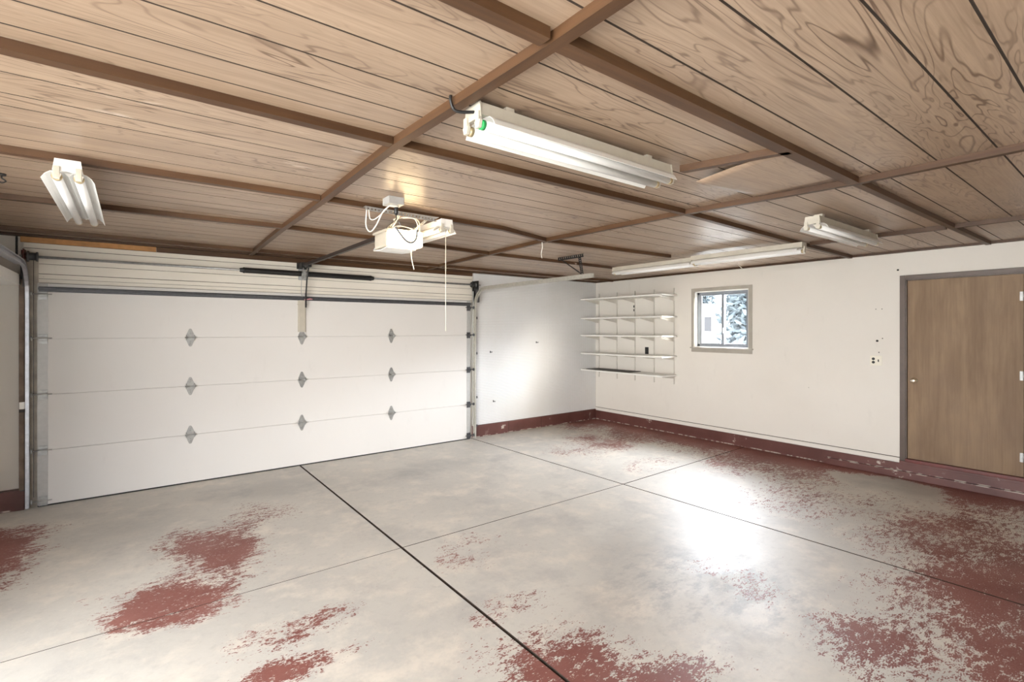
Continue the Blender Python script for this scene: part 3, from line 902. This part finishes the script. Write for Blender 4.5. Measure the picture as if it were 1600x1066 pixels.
m = MB(); m.box(-2.56, -2.38, -2.66, -2.58, OZ+0.07, OZ+0.15, 0.004); m.lathe([(0, 0.05), (0.03, 0.05)], 2, (-2.47, -2.70, OZ+0.135), 16); opart(m, 'chassis', M['dark_galv'])
m = MB()
m.sheet([(-2.485, 2.497), (-2.485, 2.462), (-2.455, 2.462), (-2.455, 2.497)], 1, -2.62, -0.10, 0.003)
opart(m, 'rail', M['rail'])
m = MB(); m.box(-2.505, -2.435, -0.13, 0.0, 2.445, 2.515, 0.003); m.lathe([(-0.018, 0.032), (0.018, 0.032)], 0, (-2.47, -0.13, 2.478), 16); m.box(-2.53, -2.41, -0.008, 0.0, 2.44, 2.53)
opart(m, 'header_bracket', M['black'])
m = MB(); m.box(-2.492, -2.448, -0.36, -0.22, 2.435, 2.465, 0.004); opart(m, 'trolley', M['black'])
m = MB(); m.tube([(-2.455, -0.26, 2.45), (-2.45, -0.16, 2.30), (-2.447, -0.115, 2.15), (-2.447, -0.10, 1.99)], 0.009, 8); m.box(-2.455, -2.44, -0.115, -0.095, 1.96, 2.14, 0.002)
opart(m, 'door_arm', M['black'])
m = MB(); m.tube(spline([(-2.50, -0.20, 2.44), (-2.502, -0.13, 2.30), (-2.50, -0.10, 2.15), (-2.485, -0.09, 2.09)]), 0.0035, 6); opart(m, 'arm_cable', M['galv'])
# hanging metal
m = MB()
punched(m, (-2.86, -3.14, H-0.062), (-2.275, -3.10, H-0.062), (0, 0, 0.030), 0.003, 20)
m.box(-2.86, -2.275, -3.142, -3.10, H-0.036, H-0.033)
opart(m, 'ceiling_angle', M['galv'])
for (x0, x1) in ((-2.60, -2.58), (-2.34, -2.36)):
    m = MB(); punched(m, (x0, -3.10, H-0.05), (x1, -2.885, OZ+0.130), (0.026*(1 if x0 < -2.5 else -1), 0, 0), 0.003, 9)
    opart(m, 'hanging_strap', M['galv'])
m = MB(); m.tube(spline([(-2.60, -3.03, 2.515), (-2.545, -3.04, 2.535), (-2.46, -3.05, 2.55), (-2.40, -3.05, 2.52), (-2.37, -3.0, 2.45), (-2.38, -2.95, 2.475)]), 0.0045, 6)
m.tube(spline([(-2.52, -3.02, 2.54), (-2.44, -3.06, 2.535), (-2.40, -3.03, 2.47), (-2.42, -2.93, 2.47)]), 0.004, 6)
m.tube(spline([(-2.60, -2.96, 2.44), (-2.56, -3.00, 2.475), (-2.50, -3.0, 2.48), (-2.42, -2.98, 2.475)]), 0.004, 6)
opart(m, 'white_cord', M['white_cord'])
m = MB(); m.tube(spline([(-2.575, -3.012, 2.465), (-2.55, -3.018, 2.43), (-2.50, -3.02, 2.375), (-2.45, -3.02, 2.358), (-2.41, -3.02, 2.39), (-2.395, -3.015, 2.47)]), 0.008, 6)
m.tube(spline([(-2.60, -2.98, 2.46), (-2.58, -3.0, 2.50), (-2.54, -3.0, 2.51), (-2.53, -2.99, 2.48), (-2.57, -2.98, 2.465)]), 0.0035, 6)
opart(m, 'grey_wire_loop', M['grey_cord'])
m = MB(); m.tube(spline([(-2.40, -2.93, 2.335), (-2.405, -2.93, 2.28), (-2.395, -2.93, 2.22), (-2.38, -2.93, 2.165)]), 0.004, 6); opart(m, 'antenna_wire', M['white_cord'])

jb_ = thing('junction_box', 'small square metal electrical box on the ceiling above the opener', 'electrical box', (-2.735, -3.335, H))
m = MB(); m.box(-0.055, 0.055, -0.055, 0.055, -0.05, 0, 0.003); m.build('box', M['stile'], jb_)
m = MB(); m.box(-0.025, 0.025, -0.015, 0.015, -0.056, -0.05, 0.002); m.lathe([(-0.062, 0.014), (-0.05, 0.016)], 2, (0.02, 0.0, 0), 12); m.build('receptacle', M['ivory'], jb_)
m = MB(); m.lathe([(-0.115, 0.007), (-0.10, 0.013), (-0.065, 0.015), (-0.05, 0.012)], 2, (0.02, 0.0, 0), 10); m.tube(spline([(0.02, 0, -0.11), (0.03, 0.03, -0.14), (0.09, 0.28, -0.13), (0.13, 0.42, -0.12)]), 0.004, 6); m.build('black_plug_cord', M['black'], jb_)
m = MB()
m.tube(spline([(-0.02, 0.02, -0.05), (-0.045, 0.08, -0.09), (-0.06, 0.16, -0.17), (-0.09, 0.19, -0.21), (-0.12, 0.19, -0.17), (-0.115, 0.19, -0.06)]), 0.005, 6)
m.tube(spline([(-0.02, 0.03, -0.05), (-0.03, 0.10, -0.08), (-0.06, 0.17, -0.12), (-0.09, 0.19, -0.12), (-0.10, 0.19, -0.06)]), 0.004, 6)
m.build('white_cord', M['white_cord'], jb_)

# ------------------------------------------------------------------ fluorescent shop lights (built along local x, top at z = 0)
def shop_light(label, loc, rz, L=1.22, tube_r=0.0165, wire=False, cord=False, green=False, nt=2, shaded=False):
    t = thing('fluorescent_light', label, 'ceiling light', loc, rz, 'fluorescent shop lights on the ceiling')
    enamel = M['white_greyed'] if shaded else M['white_metal']
    m = MB(); h = L/2
    m.sheet([(-0.045, 0.0), (-0.055, -0.052), (0.055, -0.052), (0.045, 0.0)], 0, -h, h, 0.002); m.box(-h, h, -0.045, 0.045, -0.004, 0.0)
    m.build('housing', enamel, t)
    m = MB()
    half = [(0.0, -0.050), (0.018, -0.054), (0.045, -0.053), (0.070, -0.058), (0.090, -0.074), (0.104, -0.098)]
    line = [(-y, z) for y, z in reversed(half[1:])] + half
    m.sheet(line, 0, -h+0.03, h-0.03, -0.0022)
    rf = m.build('reflector', M['white_metal'], t)
    m = MB(); m.prism([(-0.018, -0.056), (0.0, -0.075), (0.018, -0.056)], 0, -h+0.05, h-0.05); m.build('centre_ridge', enamel, t)
    for sx in (-1, 1):
        m = MB(); m.prism([(-0.058, -0.060), (-0.050, 0.0), (0.050, 0.0), (0.058, -0.060)], 0, sx*h-0.003, sx*h+0.003)
        m.build('end_plate', enamel, t)
    for ty in ((-0.042, 0.042) if nt == 2 else (0.0,)):
        tz = -0.087
        m = MB(); m.tube([(-h+0.022, ty, tz), (h-0.022, ty, tz)], tube_r, 14); tb = m.build('tube', M['tube'], t)
        for sx in (-1, 1):
            m = MB(); m.tube([(sx*(h-0.022), ty, tz), (sx*(h-0.004), ty, tz)], tube_r*1.04, 14); c = m.build('tube_cap', M['green'] if (green and sx < 0 and ty < 0) else M['brass'], tb)
            m = MB(); m.box(sx*(h+0.004)-0.008, sx*(h+0.004)+0.008, ty-0.012, ty+0.012, tz-0.014, -0.04, 0.002)
            m.prism([(ty-0.020, tz+0.012), (ty-0.012, tz-0.016), (ty+0.012, tz-0.016), (ty+0.020, tz+0.012)], 0, sx*(h+0.004)-0.006, sx*(h+0.004)+0.006)
            m.build('lamp_holder', M['white_greyed'], t)
    return t
BZ = BT
la = shop_light('white twin tube fluorescent light with a black power cord, largest one near the ceiling centre', (-2.49, -4.90, H-0.022), 0, 1.22, 0.019, green=True, shaded=True)
m = MB(); m.tube(spline([(-0.61, -0.01, -0.03), (-0.655, 0.01, -0.035), (-0.685, 0.02, -0.03), (-0.70, 0.02, 0.0), (-0.70, 0.02, 0.02)]), 0.006, 6); m.build('power_cord', M['black'], la)
for sx in (-0.45, 0.45):
    m = MB(); m.box(sx-0.02, sx+0.02, -0.03, 0.03, 0.0, 0.022); m.build('mounting_block', M['white_greyed'], la)
shop_light('white twin tube fluorescent light at the left of the ceiling, pointing towards the overhead door', (-4.415, -2.52, BZ-0.012), PI/2, 1.36, 0.021)
lc = shop_light('white twin tube fluorescent light behind the glowing opener, with a long pull string', (-2.20, -2.50, BZ), PI/2, 1.26, 0.0165)
m = MB(); m.tube([(-0.58, -0.02, -0.07), (-0.58, -0.02, -0.45), (-0.58, -0.02, -0.875)], 0.0028, 6); m.build('pull_string', M['string'], lc)
ld = shop_light('grey white twin tube fluorescent light nearest the brown door', (0.62, -4.90, H-0.03), 0, 1.26, 0.0165, shaded=True)
for sx in (-0.5, 0.5):
    m = MB(); m.box(sx-0.02, sx+0.02, -0.03, 0.03, 0.0, 0.03); m.build('mounting_block', M['white_greyed'], ld)
shop_light('white single tube fluorescent light above the window, right one of the end to end pair', (1.13, -3.765, BZ), PI/2, 1.22, 0.019, nt=1, shaded=True)
shop_light('white single tube fluorescent light above the wall shelves, left of an end to end pair', (1.22, -2.50, BZ), PI/2, 1.26, 0.019, nt=1, shaded=True)

# loose wires and the hook on the ceiling
m = MB(); m.tube(spline([(0, 0, 0), (0.005, 0.0, -0.05), (-0.01, 0.0, -0.11), (0.0, 0.0, -0.16)]), 0.0045, 6)
tag(m.build('loose_wire', M['white_cord'], None, (-0.93, -2.80, BT)), 'short white wire hanging from the ceiling left of the perforated track hanger', 'wire')
m = MB(); m.tube(spline([(0, 0, 0), (0.01, 0.0, -0.03), (0.03, -0.02, -0.07), (0.05, -0.06, -0.12)]), 0.005, 6)
tag(m.build('loose_wire', M['white_cord'], None, (2.0, -3.20, H)), 'short white wire hanging from the ceiling above the window', 'wire')
t = thing('ceiling_hook', 'small dark hook screwed to the ceiling at the left edge of the picture', 'hook', (-4.755, -2.467, H))
m = MB(); m.lathe([(-0.012, 0.018), (0, 0.02)], 2, (0, 0, 0), 12); m.build('base_plate', M['black'], t)
m = MB(); m.tube(spline([(0, 0, -0.01), (0.0, 0, -0.025), (0.016, 0, -0.04), (0.0, 0, -0.052), (-0.014, 0, -0.042)]), 0.004, 6); m.build('hook_bend', M['black'], t)

# sagging piece of panelling by the torn stub
m = MB()
nx, ny = 10, 16
def sag(u, v):
    x = -1.575 + u*0.78; y = -5.39 + v*0.50
    drop = 0.055*v**1.6*(1-u)**1.3*(1-0.35*math.exp(-9*u))
    return Vector((x + 0.02*(1-u)*v, y, H-0.006-drop))
grid = [[m.bm.verts.new(sag(i/nx, j/ny)) for j in range(ny+1)] for i in range(nx+1)]
grid2 = [[m.bm.verts.new(sag(i/nx, j/ny)+Vector((0, 0, 0.0035))) for j in range(ny+1)] for i in range(nx+1)]
for i in range(nx):
    for j in range(ny):
        for G in (grid, grid2):
            f = m._face([G[i][j], G[i+1][j], G[i+1][j+1], G[i][j+1]])
            if f: f.smooth = True
for i in range(nx):
    m._face([grid[i][0], grid[i+1][0], grid2[i+1][0], grid2[i][0]]); m._face([grid[i][ny], grid[i+1][ny], grid2[i+1][ny], grid2[i][ny]])
for j in range(ny):
    m._face([grid[0][j], grid[0][j+1], grid2[0][j+1], grid2[0][j]]); m._face([grid[nx][j], grid[nx][j+1], grid2[nx][j+1], grid2[nx][j]])
tag(m.build('sagging_ceiling_panel', [M['ceiling']]), 'loose bowed piece of wood panelling sagging beside the short batten stub', 'panel')

# ------------------------------------------------------------------ pegboard and its hooks
m = MB(); m.box(0.085, XR-0.001, 0.002, 0.02, 0.188, H-0.024, 0.001)
tag(m.build('pegboard', M['peg']), 'white perforated hardboard covering the wall between overhead door and corner', 'pegboard')
def peg_hook(x, z, label):
    m = MB(); m.tube(spline([(0, 0.004, 0), (0, -0.02, 0.0), (0, -0.045, -0.008), (0, -0.05, 0.012)]), 0.0035, 6)
    m.box(-0.008, 0.008, -0.003, 0.002, -0.016, 0.016)
    tag(m.build('peg_hook', M['dark_galv'], None, (x, 0, z)), label, 'hook', 'hooks left on the pegboard')
peg_hook(1.361, 1.469, 'small metal hook on the pegboard, the highest, nearest its middle')
peg_hook(0.461, 0.538, 'small metal hook low on the pegboard near the overhead door')
peg_hook(0.40, 1.33, 'small metal hook at mid height on the pegboard beside the overhead door')

# ------------------------------------------------------------------ wall shelves
ystd = (-0.086, -0.521, -0.925, -1.328, -1.714)
for i, y in enumerate(ystd):
    m = MB()
    z0, z1 = 0.80, 2.36
    m.sheet([(XR-0.001, y-0.009), (XR-0.012, y-0.009), (XR-0.012, y+0.009), (XR-0.001, y+0.009)], 2, z0, z1, 0.002)
    m.mi = 1
    for k in range(48):
        zz = z0 + 0.02 + k*0.032
        m.box(XR-0.0128, XR-0.012, y-0.005, y-0.002, zz, zz+0.014); m.box(XR-0.0128, XR-0.012, y+0.002, y+0.005, zz, zz+0.014)
    lab = ('slotted metal shelf upright nearest the corner', 'slotted metal shelf upright, second from the corner', 'slotted metal shelf upright, middle of the five', 'slotted metal shelf upright, second from the window', 'slotted metal shelf upright nearest the window')[i]
    tag(m.build('shelf_standard', [M['standard'], M['slot']]), lab, 'shelf upright', 'slotted uprights of the wall shelves')
shelf_lab = ('top white wall shelf in the corner', 'second white wall shelf from the top', 'middle white wall shelf of the five', 'fourth white wall shelf from the top, above the one with a dark mat', 'lowest white wall shelf, carrying a dark mat')
for i, zt in enumerate((2.250, 1.902, 1.590, 1.262, 0.962)):
    t = thing('wall_shelf', shelf_lab[i], 'shelf', (XR-0.012, -0.88, zt), 0, 'white boards of the wall shelves')
    m = MB(); m.box(-0.405, -0.002, -0.90, 0.872, -0.024, 0.0, 0.003); m.build('shelf_board', M['shelf'], t)
    for y in ystd:
        m = MB(); yy_ = y+0.88
        L = 0.36 if i < 3 else 0.30
        dp = 0.075 if i < 3 else 0.045
        m.prism([(-L, -0.026), (-0.002, -0.026), (-0.002, -0.026-dp), (-0.03, -0.026-dp*0.9), (-L, -0.036)], 1, yy_-0.0015, yy_+0.0015)
        m.box(-L, -0.002, yy_-0.007, yy_+0.007, -0.0275, -0.024)
        m.build('shelf_bracket', M['standard'], t)
m = MB(); m.box(2.47, 2.80, -1.08, -0.10, 0.0, 0.009, 0.003)
tag(m.build('shelf_mat', M['mat'], None, (0, 0, 0.962)), 'dark brown mat lying flat on the lowest wall shelf', 'mat')
t = thing('wall_outlet', 'black electrical outlet on the wall between the third and fourth shelves', 'outlet', (XR, -1.176, 1.328))
m = MB(); m.box(-0.006, 0, -0.037, 0.037, -0.06, 0.06, 0.003); m.build('cover_plate', M['black'], t)
for z in (-0.026, 0.026):
    m = MB(); m.box(-0.009, -0.006, -0.017, 0.017, z-0.015, z+0.015, 0.003); m.build('receptacle', M['slot'], t)
t = thing('shelf_clip', 'small dark clip hooked into the middle shelf upright below the top shelf', 'clip', (XR-0.012, -0.915, 2.05))
m = MB(); m.box(-0.012, 0, -0.009, 0.009, 0.02, 0.06, 0.002); m.build('upper_clip', M['black'], t)
m = MB(); m.box(-0.010, 0, -0.008, 0.008, -0.045, -0.005, 0.002); m.build('lower_clip', M['black'], t)

# ------------------------------------------------------------------ switch plate and wall odds and ends
t = thing('switch_plate', 'ivory double wall plate with an outlet and a light switch beside the brown door', 'switch plate', (XR, -4.472, 1.322))
m = MB(); m.box(-0.006, 0, -0.060, 0.060, -0.058, 0.058, 0.003); m.build('cover_plate', M['ivory'], t)
for z in (-0.02, 0.02):
    m = MB(); m.lathe([(0, 0.016), (0.002, 0.016)], 0, (-0.0082, 0.026, z), 16); m.build('receptacle', M['slot'], t)
m = MB(); m.box(-0.0075, -0.006, -0.030, -0.018, -0.014, 0.014); m.box(-0.016, -0.006, -0.028, -0.020, -0.004, 0.006, 0.001); m.build('toggle', M['slot'], t)
for (y, z, r, lab) in ((-4.483, 1.555, 0.013, 'dark screw in the right wall just above the switch plate'), (-4.535, 1.585, 0.006, 'small dark screw above and right of the larger screw over the switch plate'),
                       (-4.683, 2.373, 0.011, 'dark screw high on the right wall above the door casing corner'), (-4.50, 1.42, 0.006, 'small dark screw touching the top side of the switch plate'),
                       (-4.53, 1.93, 0.005, 'upper of the small screws left of the door, right one of a pair'), (-4.47, 1.93, 0.005, 'upper of the small screws left of the door, left one of a pair')):
    m = MB(); m.lathe([(-0.006, r*0.5), (-0.004, r), (0.0, r)], 0, (0, 0, 0), 10)
    tag(m.build('wall_screw', M['slot'], None, (XR, y, z)), lab, 'screw', 'screws left in the right wall')
t = thing('safety_sensor', 'white safety sensor on the wooden jamb left of the overhead door', 'sensor', (-4.968, -0.075, 0.985))
m = MB(); m.box(-0.018, 0.018, -0.03, 0.0, -0.035, 0.03, 0.004); m.build('sensor_body', M['white_metal'], t)
m = MB(); m.box(-0.02, 0.02, -0.028, 0.0, -0.065, -0.036, 0.002); m.build('mounting_bracket', M['rail'], t)
# white boxed beam at the far left
t = thing('white_beam', 'white boxed wooden beam fixed to the wall at the left edge of the picture', 'beam', (-5.10, -0.60, 2.152))
m = MB(); m.prism([(-0.10, -0.65), (0.12, -0.65), (0.12, 0.52), (0.103, 0.52), (0.103, 0.62), (-0.10, 0.62)], 2, -0.047, 0.047); m.build('beam_body', M['white_metal'], t)
m = MB(); m.box(0.1203, 0.123, 0.46, 0.475, -0.047, 0.047); m.build('strap', M['dark_galv'], t)
